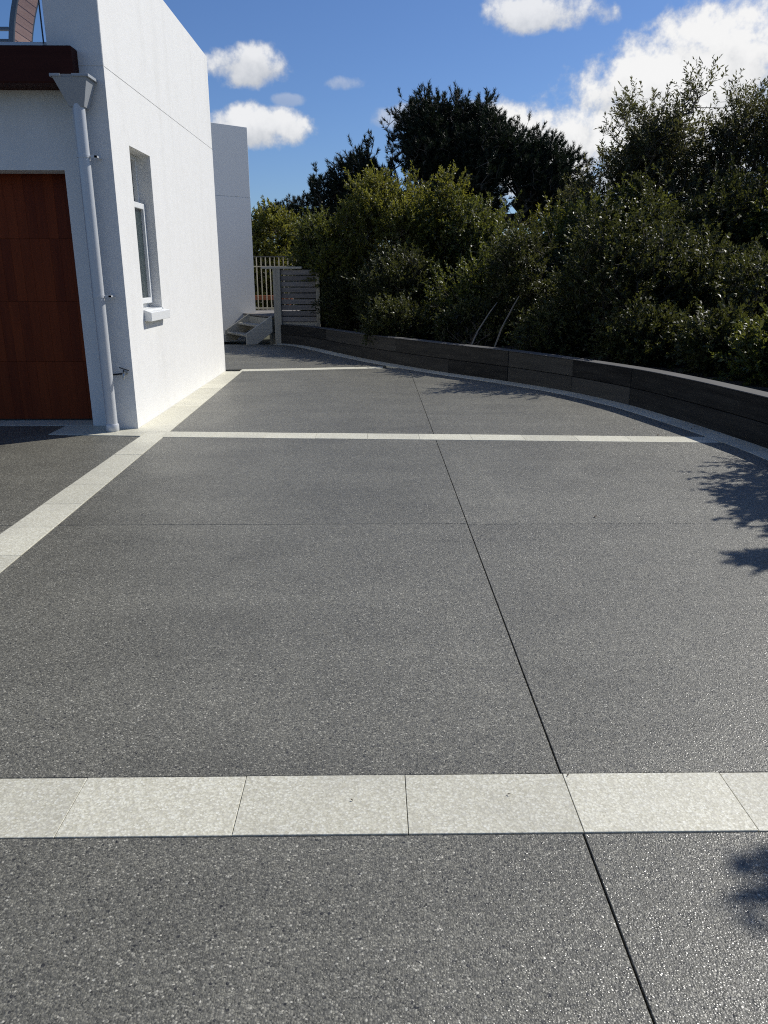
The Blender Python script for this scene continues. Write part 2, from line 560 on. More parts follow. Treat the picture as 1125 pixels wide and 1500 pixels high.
def y_edge(x):
    """y of the curved edge at a given x in its far stretch"""
    for a, b in zip(edge_line[:-1], edge_line[1:]):
        if a.y > 9 and (a.x - x) * (b.x - x) <= 0:
            return a.y + (b.y - a.y) * (x - a.x) / (b.x - a.x)
    return 12.4


def edge_x(y):
    """x of the driveway's curved right edge at a given y"""
    for i in range(len(edge_line) - 1):
        a, b = edge_line[i], edge_line[i + 1]
        if (a.y - y) * (b.y - y) <= 0 and a.y != b.y:
            w = (y - a.y) / (b.y - a.y)
            return a.x + (b.x - a.x) * w
    return edge_line[-1].x


ground = mesh_obj('ground', [(-900, -900, -0.16), (900, -900, -0.16), (900, 900, -0.16), (-900, 900, -0.16)], [(0, 1, 2, 3)], M_GROUND)
tag(ground, 'rough grassy ground reaching past the driveway to the horizon', kind='structure')
bed = MB()
bed.prism([(-30, -12), (12, -12), (12, 16), (-30, 19)], -0.15, -0.035)
tag(bed.build('sub_base', M_JOINT), 'dark bedding under the driveway slabs, seen only in the joints', kind='structure')

driveway = tag(empty('driveway', (0, 0, 0)), 'dark exposed aggregate driveway cut into slabs by joints and cream paver bands', kind='structure')


def mid_lo(x):
    return 7.28 - (x + 2.05) * 0.062


def mid_hi(x):
    return mid_lo(x) + 0.262


def far_lo(x):
    return 12.44 + (x + 2.15) * 0.166


def far_hi(x):
    return far_lo(x) + 0.27


JW = 0.0026     # half joint


def slab(poly, z=0.0):
    m = MB()
    m.prism(poly, -0.06, z)
    return m.build('concrete_slab', M_AGG, driveway, bevel=0.0018)


def right_poly(x0, lo, hi):
    """slab from x0 to the curved edge between two cross lines (functions of x)"""
    ys = np.linspace(0, 1, 26)
    yl = lo(x0)
    pts = [(x0, lo(x0))]
    # right side sampled along y
    y0 = lo(3.0)
    for _ in range(4):
        y0 = lo(edge_x(y0))
    y1 = hi(3.0)
    for _ in range(6):
        y1 = hi(edge_x(y1))
    for s in ys:
        y = y0 + (y1 - y0) * s
        pts.append((edge_x(y), y))
    pts.append((x0, hi(x0)))
    return pts


CJ = 0.582
LX = -2.035     # left bay edge at the paver band
NB0, NB1 = 1.788, 2.052
slab([(-6.5, -4), (CJ - JW, -4), (CJ - JW, NB0 - .004), (-6.5, NB0 - .004)])
slab(right_poly(CJ + JW, lambda x: -2.9, lambda x: NB0 - .004))


def lx(y):
    """right edge of the long paver band beside the house"""
    return -1.965 - (y - 4.0) * 0.0165


slab([(lx(NB1) , NB1 + .004), (CJ - JW, NB1 + .004), (CJ - JW, 4.58 - JW), (lx(4.58), 4.58 - JW)])
slab(right_poly(CJ + JW, lambda x: NB1 + .004, lambda x: 4.565 - JW))
slab([(lx(4.58), 4.58 + JW), (CJ - JW, 4.58 + JW), (CJ - JW, mid_lo(CJ) - .004), (lx(7.28), mid_lo(lx(7.28)) - .004)])
slab(right_poly(CJ + JW, lambda x: 4.565 + JW, lambda x: mid_lo(x) - .004))
slab([(lx(7.5), mid_hi(lx(7.5)) + .004), (CJ - JW, mid_hi(CJ) + .004), (CJ - JW, y_edge(CJ - JW)), *[(edge_x(q), q) for q in np.linspace(12.3, 12.85, 60) if edge_x(q) < CJ - JW and q < far_lo(edge_x(q)) - .004], (lx(12.4), far_lo(lx(12.4)) - .004)])
# right bay between the middle band and the kink of the edge
pts = [(CJ + JW, mid_hi(CJ) + .004)]
for s in np.linspace(0, 1, 40):
    y = mid_hi(3.0) + .004 + (12.50 - mid_hi(3.0)) * s
    x = edge_x(y)
    if x > CJ + JW:
        pts.append((x, y))
pts.append((CJ + JW, y_edge(CJ + JW)))
slab(pts)
# beyond the far band
pts = [(-2.55, far_hi(-2.55) + .004)]
for s in np.linspace(0, 1, 36):
    y = 12.82 + .01 + (17.2 - 12.83) * s
    x = edge_x(y)
    if y > far_hi(x) + .003:
        pts.append((x, y))
pts += [(-2.2, 17.3), (-6.0, 17.3), (-6.0, 12.9), (-2.56, 12.9)]
slab(pts)
# the slabs in front of the garage
BAND_L = 0.0


def ll(y):
    return -2.25 - max(0, y - 9) * 0.03


slab([(-9, NB1 + .004), (ll(3) - .004, NB1 + .004), (ll(4) - .004, 4.58 - JW), (-9, 4.58 - JW)])
slab([(-9, 4.58 + JW), (ll(4) - .004, 4.58 + JW), (ll(7) - .004, 7.30), (-3.18, 7.40), (-3.18, 7.86), (-9, 7.86)])

# paver bands: every paver is a piece of its own
pavers = tag(empty('paver_band', (0, 0, 0)), 'cream stone pavers laid as bands around the dark driveway slabs', kind='structure')
rng = random.Random(5)


def paver(poly, dz=None, mat=None):
    m = MB()
    m.prism(poly, -0.05, 0.0015 + (rng.uniform(-.0008, .0012) if dz is None else dz))
    return m.build('paver', M_PAV, pavers, bevel=0.001)


J = 0.0011
x = -0.895
xs = [x + 0.4935 * k for k in range(-7, 7)]
for a, b_ in zip(xs[:-1], xs[1:]):
    b_ = min(b_, 3.38)
    if a < 3.3:
        paver([(a + J, NB0), (b_ - J, NB0), (b_ - J, NB1), (a + J, NB1)])
# long band beside the house, from beyond the near band to the far end of the wall
y = NB1 + .004
k = 0
while y < 12.4:
    y2 = min(y + 0.497, 12.43)
    if y2 > 12.2:
        y2 = 12.43
    wl = (lambda q: -2.376) if y > 7.4 else ll
    paver([(wl(y), y + J), (lx(y) - .004, y + J), (lx(y2) - .004, y2 - J), (wl(y2), y2 - J)])
    y = y2
# middle band
x = -2.048
while x < 3.0:
    x2 = min(x + 0.496, 3.2)
    if x2 > 2.9:
        x2 = edge_x(7.1) - .003
    if x > 2.9:
        break
    paver([(x + J, mid_lo(x)), (x2 - J, mid_lo(x2)), (x2 - J, mid_hi(x2)), (x + J, mid_hi(x))])
    x = x2
# far band
x = -2.15
while x < 0.1:
    x2 = x + 0.46
    paver([(x + J, far_lo(x)), (x2 - J, far_lo(x2)), (x2 - J, far_hi(x2)), (x + J, far_hi(x))])
    x = x2
# apron round the pier and along the garage threshold
paver([(-2.56 + J, 7.36), (-2.254, 7.333), (-2.254, 7.520), (-2.379, 7.520), (-2.379, 7.86), (-2.56 + J, 7.86)])
for a, b_ in ((-3.17, -2.86), (-2.86, -2.56)):
    paver([(a + J, 7.415 - (a + 3.17) * .09), (b_ - J, 7.415 - (b_ + 3.17) * .09), (b_ - J, 7.86), (a + J, 7.86)])
x = -6.4
while x < -2.9:
    paver([(x + J, 7.865), (min(x + .5, -2.88) - J, 7.865), (min(x + .5, -2.88) - J, 8.16), (x + J, 8.16)])
    x += 0.5
# curved edge band at the foot of the sleeper wall
i = 6
per = 10
while i < NC - 1:
    j = min(i + per, NC - 1)
    idx = list(range(i, j + 1))
    if j - i > 2:
        a = [offset(q, 0.004) for q in idx]
        b_ = [offset(q, EDGE_W) for q in idx]
        d = (CURVE[j] - CURVE[i]).normalized() * J
        a[0], b_[0], a[-1], b_[-1] = a[0] + d, b_[0] + d, a[-1] - d, b_[-1] - d
        paver([(p.x, p.y) for p in a] + [(p.x, p.y) for p in reversed(b_)], 0.0)
    i = j

# ---------------------------------------------------------------- garden bed, hill
bv, bf = [], []
rows = [0.10, 0.5, 1.2, 2.5, 5, 9, 16, 30]
for i in range(0, NC, 4):
    for r_, o in enumerate(rows):
        p = offset(i, -o)
        if r_ >= 4:
            c_ = Vector((-3.0, 8.0))
            p = CURVE[i] + (CURVE[i] - c_).normalized() * o
        hz = 0.30 + (0.05 * math.sin(i * .7 + r_ * 2) if r_ else 0) - max(0, o - 3) * 0.055
        bv.append((p.x, p.y, hz))
nr = len(rows)
ni = len(range(0, NC, 4))
for i in range(ni - 1):
    for r_ in range(nr - 1):
        bf.append((i * nr + r_, i * nr + r_ + 1, (i + 1) * nr + r_ + 1, (i + 1) * nr + r_))
tag(mesh_obj('garden_bed', bv, bf, M_SOIL, smooth=True), 'dark soil bed behind the sleeper wall under the shrubs', kind='structure')


def hill():
    vs, fs = [], []
    na, nd_ = 70, 10
    for a in range(na + 1):
        az = -70 + 150 * a / na
        for d in range(nd_ + 1):
            s = d / nd_
            dist = 85 + 130 * s
            top = 3.5 + 7.5 * (1 / (1 + math.exp(-(az - 15) / 6))) + 1.2 * math.sin(az * .21) + 0.7 * math.sin(az * .63 + 1)
            z = -0.3 + top * math.sin(min(1, s * 1.6) * math.pi / 2) + 0.5 * math.sin(az * 1.7 + d * 2.1) * (s > 0)
            vs.append((dist * math.sin(R(az)), dist * math.cos(R(az)), z))
    for a in range(na):
        for d in range(nd_):
            k = a * (nd_ + 1) + d
            fs.append((k, k + 1, k + nd_ + 2, k + nd_ + 1))
    tag(mesh_obj('hill', vs, fs, M_HILL, smooth=True), 'grey brown scrubby hillside far behind the trees', kind='structure')


hill()

# ---------------------------------------------------------------- house
house = tag(empty('house', (-2.38, 7.7, 0)), 'white plastered house with cedar garage door, tall side wall and glass balcony rail', 'house')
HB = Vector(house.location)


def hpart(mb, name, mat, parent=house, **kw):
    """parts are written in world metres; shift into the house's frame"""
    mb.v = [Vector(v) - HB for v in mb.v]
    return mb.build(name, mat, parent, **kw)


WX, Y0, Y1, ZT = -2.38, 7.70, 12.51, 4.47
WY0, WY1, WZ0, WZ1 = 8.26, 8.99, 1.13, 2.69
IN = -2.86
ZJ = 3.245       # horizontal plaster joint
w = MB()
# lower wall around the window opening (butted boxes)
w.box(-2.70, WX, Y0, WY0, -0.02, ZJ - .0025)
w.box(-2.70, WX, WY1, Y1, -0.02, ZJ - .0025)
w.box(-2.70, WX, WY0, WY1, -0.02, WZ0)
w.box(-2.70, WX, WY0, WY1, WZ1, ZJ - .0025)
hpart(w, 'side_wall', M_WHITE)
w = MB()
w.box(IN, WX, Y0, Y1, ZJ + .0025, ZT)
hpart(w, 'parapet_wall', M_WHITE, bevel=0.006)
w = MB()
w.box(-2.69, WX - .0018, Y0 + .0006, Y1 - .0018, ZJ - .0025, ZJ + .0025)
hpart(w, 'wall_joint', M_WHITE)
# garage front: lintel, pier return, jambs
w = MB()
w.box(-9.0, -2.702, 7.86, 8.14, 2.42, 3.40)
w.box(-2.885, -2.702, 7.86, 8.14, -0.02, 2.42)
w.box(-9.0, -5.32, 7.86, 8.14, -0.02, 2.42)
hpart(w, 'garage_wall', M_WHITE)
w = MB()
w.box(-9.0, -2.705, 8.23, 8.45, -0.02, 3.2)
w.box(-9.0, -2.705, 12.3, 12.5, -0.02, 3.2)
w.box(-9.0, -8.8, 8.45, 12.3, -0.02, 3.2)
hpart(w, 'inner_wall', M_WHITE)
w = MB()
w.box(-9.0, IN - .002, 7.80, 12.5, 3.405, 3.46)
hpart(w, 'terrace_floor', M_GREYP)
# door: four sections of vertical boards
door = empty('garage_door', (-5.3, 8.20, 0.0), parent=house)
door.location = Vector((-5.3, 8.20, 0.0)) - HB
bw, sec = 0.0985, 0.604
bd = MB()
bd.box(0.0004, bw - .0004, -0.02, 0.0, 0.001, sec - .0012)
b0 = bd.build('board', M_DOOR, None, bevel=0.0008)
COL.objects.unlink(b0)
for s_ in range(4):
    for k in range(25):
        o = b0.copy()
        o.location = (k * bw, rng.uniform(-.0008, .0008), 0.015 + s_ * sec)
        link(o, door)
bk = MB()
bk.box(-0.02, 25 * bw + .02, 0.001, 0.03, 0.0, 2.45)
bk.build('door_backing', M_DARKMETAL, door)

# fascia beam across the garage front
w = MB()
w.box(-9.0, -2.60, 7.55, 7.858, 3.085, 3.375)
fb = hpart(w, 'fascia_beam', M_FASCIA, bevel=0.012, segs=2)
w = MB()
w.box(-9.0, -2.895, 7.70, 7.79, 3.376, 3.435)
rail = hpart(w, 'balustrade_channel', M_ZINC, bevel=0.006)
x = -2.90
while x > -8.5:
    w = MB()
    w.box(x - 1.2, x, 7.738, 7.750, 3.43, 4.42)
    gp = hpart(w, 'glass_panel', M_CLEAR)
    w = MB()
    w.box(x - .004, x + .004, 7.736, 7.752, 3.436, 4.42)
    hpart(w, 'glass_edge', M_DARKMETAL)
    x -= 1.215

# window
win = empty('window', parent=house)
win.location = Vector((-2.5, 8.62, 1.13)) - HB


def wpart(mb, name, mat, **kw):
    off = HB + Vector(win.location)
    mb.v = [Vector(v) - off for v in mb.v]
    return mb.build(name, mat, win, **kw)


def ring(mb, x0, x1, y0, y1, z0, z1, wd):
    mb.box(x0, x1, y0, y0 + wd, z0, z1)
    mb.box(x0, x1, y1 - wd, y1, z0, z1)
    mb.box(x0, x1, y0 + wd, y1 - wd, z0, z0 + wd)
    mb.box(x0, x1, y0 + wd, y1 - wd, z1 - wd, z1)


m = MB()
ring(m, -2.60, -2.525, WY0 + .002, WY1 - .002, WZ0 + .002, WZ1 - .002, 0.045)
m.box(-2.60, -2.52, WY0 + .048, WY1 - .048, 2.17, 2.215)
wpart(m, 'frame', M_FRAME, bevel=0.004)
m = MB()
ring(m, -2.53, -2.470, WY0 + .030, WY1 - .030, WZ0 + .055, 2.21, 0.058)
wpart(m, 'sash', M_FRAME, bevel=0.006, segs=2)
m = MB()
m.box(-2.51, -2.502, WY0 + .085, WY1 - .085, WZ0 + .11, 2.155)
wpart(m, 'pane', M_WGLASS)
m = MB()
m.box(-2.575, -2.567, WY0 + .045, WY1 - .045, 2.213, WZ1 - .045)
wpart(m, 'pane', M_WGLASS)
m = MB()
m.add([(-2.53, 8.255, 1.135), (-2.302, 8.255, 1.105), (-2.302, 8.255, 1.015), (-2.379, 8.255, 1.02), (-2.379, 8.255, 1.128), (-2.53, 8.262, 1.128),
       (-2.53, 8.985, 1.135), (-2.302, 9.01, 1.105), (-2.302, 9.01, 1.015), (-2.379, 9.01, 1.02), (-2.379, 8.985, 1.128), (-2.53, 8.985, 1.128)],
      [(0, 1, 2, 3, 4, 5), (11, 10, 9, 8, 7, 6), (0, 6, 7, 1), (1, 7, 8, 2), (2, 8, 9, 3), (3, 9, 10, 4), (4, 10, 11, 5), (5, 11, 6, 0)])
m.v = [v + Vector((0, 0, 0.004)) for v in m.v]
wpart(m, 'sill', M_FRAME, bevel=0.006)
# dark panel standing in for the unlit room behind the panes
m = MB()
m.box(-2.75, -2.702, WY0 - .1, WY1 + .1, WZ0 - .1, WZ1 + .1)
wpart(m, 'dark_room_panel', M_DARKMETAL)

# downpipe with rain head
dp = empty('downpipe', parent=house)
dp.location = Vector((-2.59, 7.58, 0)) - HB


def dpart(mb, name, mat, **kw):
    off = HB + Vector(dp.location)
    mb.v = [Vector(v) - off for v in mb.v]
    return mb.build(name, mat, dp, **kw)


PX, PY = -2.595, 7.575
m = MB()
m.tube([(PX, PY, 0.075), (PX, PY, 2.92)], 0.054, 24)
dpart(m, 'pipe', M_ZINC, smooth=True)
m = MB()
m.tube([(PX, PY, 0.002), (PX, PY, 0.012), (PX, PY, 0.066), (PX, PY, 0.078)], [0.058, 0.064, 0.064, 0.057], 24)
dpart(m, 'foot_collar', M_ZINC, smooth=True)
# rain head: open-topped tapering box with a notch in its front lip
m = MB()
zt, zb = 3.135, 2.895
fx0, fx1, bx0, bx1 = -2.765, -2.455, -2.66, -2.53
fy, by, bfy, bby = 7.455, 7.69, 7.53, 7.655
T = 0.006
top = [(fx0, fy), (fx1, fy), (fx1, by), (fx0, by)]
bot = [(bx0, bfy), (bx1, bfy), (bx1, bby), (bx0, bby)]
vs = [(x, y, zt) for x, y in top] + [(x, y, zb) for x, y in bot]
nx0, nx1 = -2.675, -2.60
vs += [(nx0 - .012, fy, zt), (nx0, fy + .006, zt - .022), (nx1, fy + .006, zt - .022), (nx1 + .012, fy, zt)]
fs = [(0, 8, 9, 10, 11, 1, 5, 4), (1, 2, 6, 5), (2, 3, 7, 6), (3, 0, 4, 7), (4, 5, 6, 7)]
m.add(vs, fs)
# inner skin
vi = [(x + (T if x < -2.6 else -T), y + (T if y < 7.55 else -T), zt - .001) for x, y in top] + [(x, y, zb + .01) for x, y in bot]
m.add(vi, [(0, 1, 5, 4), (1, 2, 6, 5), (2, 3, 7, 6), (3, 0, 4, 7), (4, 5, 6, 7)])
dpart(m, 'rain_head', M_HEAD)
for e in ((fx1 - .002, fx1 + .012, fy - .003, by, zt - .022, zt + .004), (fx0 - .012, fx0 + .002, fy - .003, by, zt - .022, zt + .004),
          (fx0, nx0 - .012, fy - .006, fy + .002, zt - .018, zt + .003), (nx1 + .012, fx1, fy - .006, fy + .002, zt - .018, zt + .003)):
    m = MB()
    m.box(*e)
    dpart(m, 'rim', M_HEAD, bevel=0.002)
for z in (2.50, 1.29):
    m = MB()
    m.tube([(PX, PY, z - .012), (PX, PY, z + .012)], 0.0585, 24)
    m.box(PX + .055, PX + .115, PY - .010, PY + .010, z - .008, z + .008)
    m.box(PX + .095, PX + .115, PY - .010, 7.70, z - .008, z + .008)
    dpart(m, 'bracket', M_ZINC)

# garden tap on the pier
tp = empty('tap', parent=house)
tp.location = Vector((-2.43, 7.70, 0.56)) - HB
m = MB()
m.tube([(-.02, 0, .0), (-.02, -.012, 0)], 0.022, 14)
m.tube([(-.02, -.01, 0), (-.02, -.075, 0)], 0.011, 12)
m.build('tap_body', M_STEEL, tp, smooth=True)
m = MB()
m.tube([(-.02, -.062, .0), (-.02, -.078, -.01), (-.02, -.085, -.045), (-.02, -.085, -.06)], [.012, .0125, .011, .014], 12)
m.build('spout', M_STEEL, tp, smooth=True)
m = MB()
m.tube([(-.02, -.058, 0), (-.02, -.058, .035)], 0.007, 10)
m.box(-.075, .02, -.066, -.050, .032, .040, Matrix.Translation((0, 0, .0)) @ Matrix.Rotation(R(18), 4, 'Y'))
m.build('handle', M_DARKMETAL, tp)
m = MB()
m.tube([(-.03, -.03, -.004), (-.10, -.03, -.012), (-.16, -.012, -.018)], 0.008, 10)
m.build('supply_pipe', M_DARKMETAL, tp, smooth=True)

# the chair on the balcony
ch = tag(empty('outdoor_chair', (-4.47, 10.5, 3.46)), 'brown slatted outdoor chair with dark frame behind the balcony glass', 'chair')


def bx(z):
    """profile of the reclined back: x offset at a height above the terrace"""
    return 0.155 + 0.14 * (z - .70) + 0.26 * max(0, z - .70) ** 2


zs = np.linspace(0.36, 1.40, 12)
for y in (0.0, 0.50):
    m = MB()
    for a, b_ in zip(zs[:-1], zs[1:]):
        m.add([(bx(a) - .03, y, a), (bx(a) + .03, y, a), (bx(a) + .03, y + .035, a), (bx(a) - .03, y + .035, a),
               (bx(b_) - .03, y, b_), (bx(b_) + .03, y, b_), (bx(b_) + .03, y + .035, b_), (bx(b_) - .03, y + .035, b_)],
              [(3, 2, 1, 0), (4, 5, 6, 7), (0, 1, 5, 4), (1, 2, 6, 5), (2, 3, 7, 6), (3, 0, 4, 7)])
    m.build('back_post', M_CHAIRF, ch)
    m = MB()
    m.box(-0.48, bx(.66), y - .012, y + .047, 0.80, 0.835)
    m.build('armrest', M_CHAIRF, ch, bevel=.006)
    for x in (-0.46, bx(0.3) - .02):
        m = MB()
        m.box(x, x + .045, y, y + .035, 0.0, 0.80 if x < 0 else 0.37)
        m.build('leg', M_CHAIRF, ch)
    m = MB()
    m.box(-0.46, bx(.36), y + .002, y + .033, 0.36, 0.42)
    m.build('seat_rail', M_CHAIRF, ch)
z = 0.44
while z < 1.36:
    z2 = z + 0.082
    m = MB()
    m.add([(bx(z) + .012, .036, z), (bx(z) + .030, .036, z), (bx(z) + .030, .499, z), (bx(z) + .012, .499, z),
           (bx(z2) + .012, .036, z2), (bx(z2) + .030, .036, z2), (bx(z2) + .030, .499, z2), (bx(z2) + .012, .499, z2)],
          [(3, 2, 1, 0), (4, 5, 6, 7), (0, 1, 5, 4), (1, 2, 6, 5), (2, 3, 7, 6), (3, 0, 4, 7)])
    m.build('back_slat', M_CHAIRS, ch)
    z += 0.092
for k in range(6):
    m = MB()
    m.box(-0.46 + k * .095, -0.46 + k * .095 + .082, .0365, .4985, 0.405, 0.425)
    m.build('seat_slat', M_CHAIRS, ch)

# ---------------------------------------------------------------- the wing behind, its stairs, deck and screen
CD = Vector((0.848, 0.530, 0))
WD = Vector((-0.530, 0.848, 0))
wing = tag(empty('house_wing', (-2.84, 19.18, 0), R(41)), 'plain grey shaded block of the house standing behind the white side wall', 'building')
m = MB()
m.box(-6, 0, 0.0, 5, -0.05, 3.155)
m.build('lower_wall', M_GREYP, wing)
m = MB()
m.box(-6, 0, 0.0, 5, 3.163, 4.64)
m.build('upper_wall', M_GREYP, wing, bevel=.006)
m = MB()
m.box(-5.99, -0.006, 0.006, 4.99, 3.155, 3.163)
m.build('wall_joint', M_GREYP, wing)

st = tag(empty('timber_stairs', (-2.77, 17.22, 0), math.atan2(CD.y, CD.x)), 'short flight of weathered timber steps climbing to the deck', 'stairs')
SWD = 1.28
for y in (0.0, SWD - .05):
    m = MB()
    prof = [(0, 0.0), (0, .235), (.62, .60), (.62, .25), (.24, 0.0)]
    m.add([(x, y, z) for x, z in prof] + [(x, y + .05, z) for x, z in prof],
          [(0, 1, 2, 3, 4), (9, 8, 7, 6, 5)] + [(i, (i + 1) % 5, 5 + (i + 1) % 5, 5 + i) for i in range(5)])
    m.build('stringer', M_TIMBER, st, bevel=.004)
for x, z in ((0.02, .20), (0.30, .40)):
    for q in (0, 1):
        m = MB()
        m.box(x + q * .145, x + q * .145 + .14, .052, SWD - .052, z - .038, z)
        m.build('tread', M_TIMBER, st, bevel=.004)
m = MB()
m.box(.60, .622, .052, SWD - .052, .22, .54)
m.build('riser_board', M_TIMBER, st)

deck = tag(empty('timber_deck', (-2.77, 17.22, 0), math.atan2(CD.y, CD.x)), 'small raised timber deck behind the slatted screen at the top of the steps', 'deck')
for k in range(16):
    m = MB()
    x = .625 + k * .145
    m.box(x, x + .14, .16 if x > 0.9 else 0.055, 3.0, .555, .59)
    m.build('deck_board', M_SCREEN, deck)
m = MB()
m.box(.64, 2.9, .2, .245, .36, .553)
m.box(.64, 2.9, 1.6, 1.645, .36, .553)
m.box(.64, 2.9, 2.9, 2.945, .36, .553)
m.build('joist', M_TIMBER, deck)
m = MB()
for x in (.7, 2.8):
    for y in (.25, 2.8):
        m.box(x, x + .1, y, y + .1, -0.1, .36)
m.build('deck_post', M_TIMBERV, deck)

# slatted screen
sc_y = 17.62
sc = tag(empty('slatted_screen', (-2.11, sc_y, 0)), 'grey horizontal slat screen between two timber posts beside the steps', 'screen')
m = MB()
m.box(-.085, .075, -.06, .09, -0.02, 1.585)
m.build('post', M_TIMBERV, sc, bevel=.005)
m = MB()
m.box(.845, .93, -.02, .09, 0.2, 1.60)
m.build('post', M_TIMBERV, sc, bevel=.005)
for k in range(9):
    m = MB()
    m.box(.08, .842, .0 + rng.uniform(-.003, .003), .022, .47 + k * .1245, .47 + k * .1245 + .105)
    m.build('slat', M_SCREEN, sc, bevel=.003)
m = MB()
m.box(-.33, .55, -.075, .10, 1.59, 1.635)
m.build('cap_rail', M_TIMBER, sc, bevel=.004)
m = MB()
m.box(.08, .842, .03, .07, .33, .455)
m.build('bottom_rail', M_TIMBER, sc)

# railing behind
rl = tag(empty('deck_railing', (-3.18, 21.0, 0)), 'thin upright baluster railing along the back of the deck', 'railing')
m = MB()
m.box(0, 2.05, -.02, .02, 1.893, 1.92)
m.build('top_rail', M_DARKMETAL, rl)
m = MB()
m.box(0, 2.05, -.015, .015, 1.65, 1.677)
m.build('rail', M_TIMBERV, rl)
m = MB()
m.box(0, 2.05, -.015, .015, .60, .64)
m.build('rail', M_TIMBERV, rl)
bm0 = MB()
bm0.box(-.012, .012, -.011, .011, .55, 1.894)
bal = bm0.build('baluster', M_TIMBERV, None)
COL.objects.unlink(bal)
for k in range(18):
    o = bal.copy()
    o.location = (.03 + k * .116, 0.0262, 0)
    link(o, rl)
bn = tag(empty('timber_bench', (-3.05, 22.4, .28)), 'low reddish timber bench behind the deck railing', 'bench')
m = MB()
m.box(-.5, .75, 0, .4, .50, .62)
m.build('seat', M_ORANGE, bn)
for x in (-.45, .62):
    m = MB()
    m.box(x, x + .08, .05, .35, -.5, .50)
    m.build('leg', M_ORANGE, bn)

# ---------------------------------------------------------------- sleeper retaining wall
rw = tag(empty('retaining_wall', (0, 0, 0)), 'low curved retaining wall of dark stained sleepers along the drive edge', 'retaining wall')


def wall_top(i):
    y = CURVE[i].y
    return 0.445 - 0.008 * max(0, y - 13) - 0.02 * math.exp(-((y - 10) / 1.2) ** 2)


def near_index(x, y):
    return min(range(NC), key=lambda i: (CURVE[i] - Vector((x, y))).length)


seamsA = [2] + [near_index(*p) for p in ((-.95, 16.0), (0.4, 13.45), (1.96, 11.24), (2.60, 10.18), (3.04, 9.1), (3.58, 6.0), (3.64, 3.8), (3.64, 1.5))] + [NC - 1]
seamsB = [2] + [near_index(*p) for p in ((-1.4, 16.8), (1.2, 12.2), (1.96, 11.24), (2.60, 10.18), (3.04, 9.1), (3.6, 5.4), (3.64, 3.0))] + [NC - 1]


def sleeper(i, j, z0f, z1f, out, thick, name, mat):
    m = MB()
    idx = list(range(i, j + 1, 2))
    if idx[-1] != j:
        idx.append(j)
    vs = []
    for q, k in enumerate(idx):
        p0, p1 = offset(k, out), offset(k, out - thick)
        e = Vector((0, 0))
        if q == 0:
            e = (CURVE[k + 1] - CURVE[k]).normalized() * .003
        if q == len(idx) - 1:
            e = (CURVE[k - 1] - CURVE[k]).normalized() * .003
        p0, p1 = p0 + e, p1 + e
        vs += [(p0.x, p0.y, z0f(k)), (p0.x, p0.y, z1f(k)), (p1.x, p1.y, z1f(k)), (p1.x, p1.y, z0f(k))]
    fs = [(0, 1, 2, 3)]
    for q in range(len(idx) - 1):
        for e in range(4):
            a, b_ = q * 4 + e, q * 4 + (e + 1) % 4
            fs.append((a, a + 4, b_ + 4, b_))
    n = (len(idx) - 1) * 4
    fs.append((n + 3, n + 2, n + 1, n))
    m.add(vs, fs)
    return m.build(name, mat, rw, bevel=0.006)


for a, b_ in zip(seamsB[:-1], seamsB[1:]):
    o_ = rng.uniform(-.006, .004)
    sleeper(a, b_, lambda k: -0.05, lambda k: wall_top(k) * .47 - .004, o_, .075, 'sleeper', M_SLEEPER)
for a, b_ in zip(seamsA[:-1], seamsA[1:]):
    o_ = rng.uniform(-.008, .002)
    sleeper(a, b_, lambda k: wall_top(k) * .47 + .003, lambda k: wall_top(k) - .012, o_, .075, 'sleeper', M_SLEEPER)
for a, b_ in zip(seamsA[:-1], seamsA[1:]):
    sleeper(a, b_, lambda k: wall_top(k) - .010, lambda k: wall_top(k), .008, .20, 'cap_board', M_CAP)

# a few dead leaves and bits of bark lying on the drive
lv, lf = [], []
lr = random.Random(9)
spots = [(-0.07, 1.93), (0.40, 1.95), (0.60, 2.04), (1.42, 4.70), (2.30, 6.86), (2.62, 7.6), (-1.3, 12.1), (0.9, 10.9), (2.75, 7.3), (1.9, 9.6)]
for k in range(70):
    i = lr.randrange(30, NC - 90)
    p = offset(i, lr.uniform(.02, .5) ** 1.5 * 1.2 + .02)
    spots.append((p.x, p.y))
for k, (x, y) in enumerate(spots):
    s_ = lr.uniform(.005, .008) if k < 3 else lr.uniform(.009, .022)
    a = lr.uniform(0, 6.28)
    c_, d_ = math.cos(a) * s_, math.sin(a) * s_
    b = len(lv)
    lv += [(x - c_, y - d_, .004), (x + d_ * .45, y - c_ * .45, .007), (x + c_, y + d_, .006 + s_ * .3), (x - d_ * .45, y + c_ * .45, .007)]
    lf.append((b, b + 1, b + 2, b + 3))
tag(mesh_obj('leaf_litter', lv, lf, mat_plain('dead_leaf', (.075, .05, .03), 0.8, 0, 0.6, 60.0)), 'scattered dry leaf bits lying along the drive edge', kind='stuff')

# ---------------------------------------------------------------- vegetation
V3 = np.array


def nrm(a):
    return a / np.maximum(np.linalg.norm(a, axis=1, keepdims=True), 1e-9)


def noise3(P, k, seed):
    """cheap smooth value field in about -1..1"""
    r = np.random.default_rng(seed)
    out = np.zeros(len(P))
    for _ in range(6):
        d = r.normal(size=3)
        d = d / np.linalg.norm(d) * k * r.uniform(.6, 1.6)
        out += np.sin(P @ d + r.uniform(0, 6.28))
    return out / 3.0


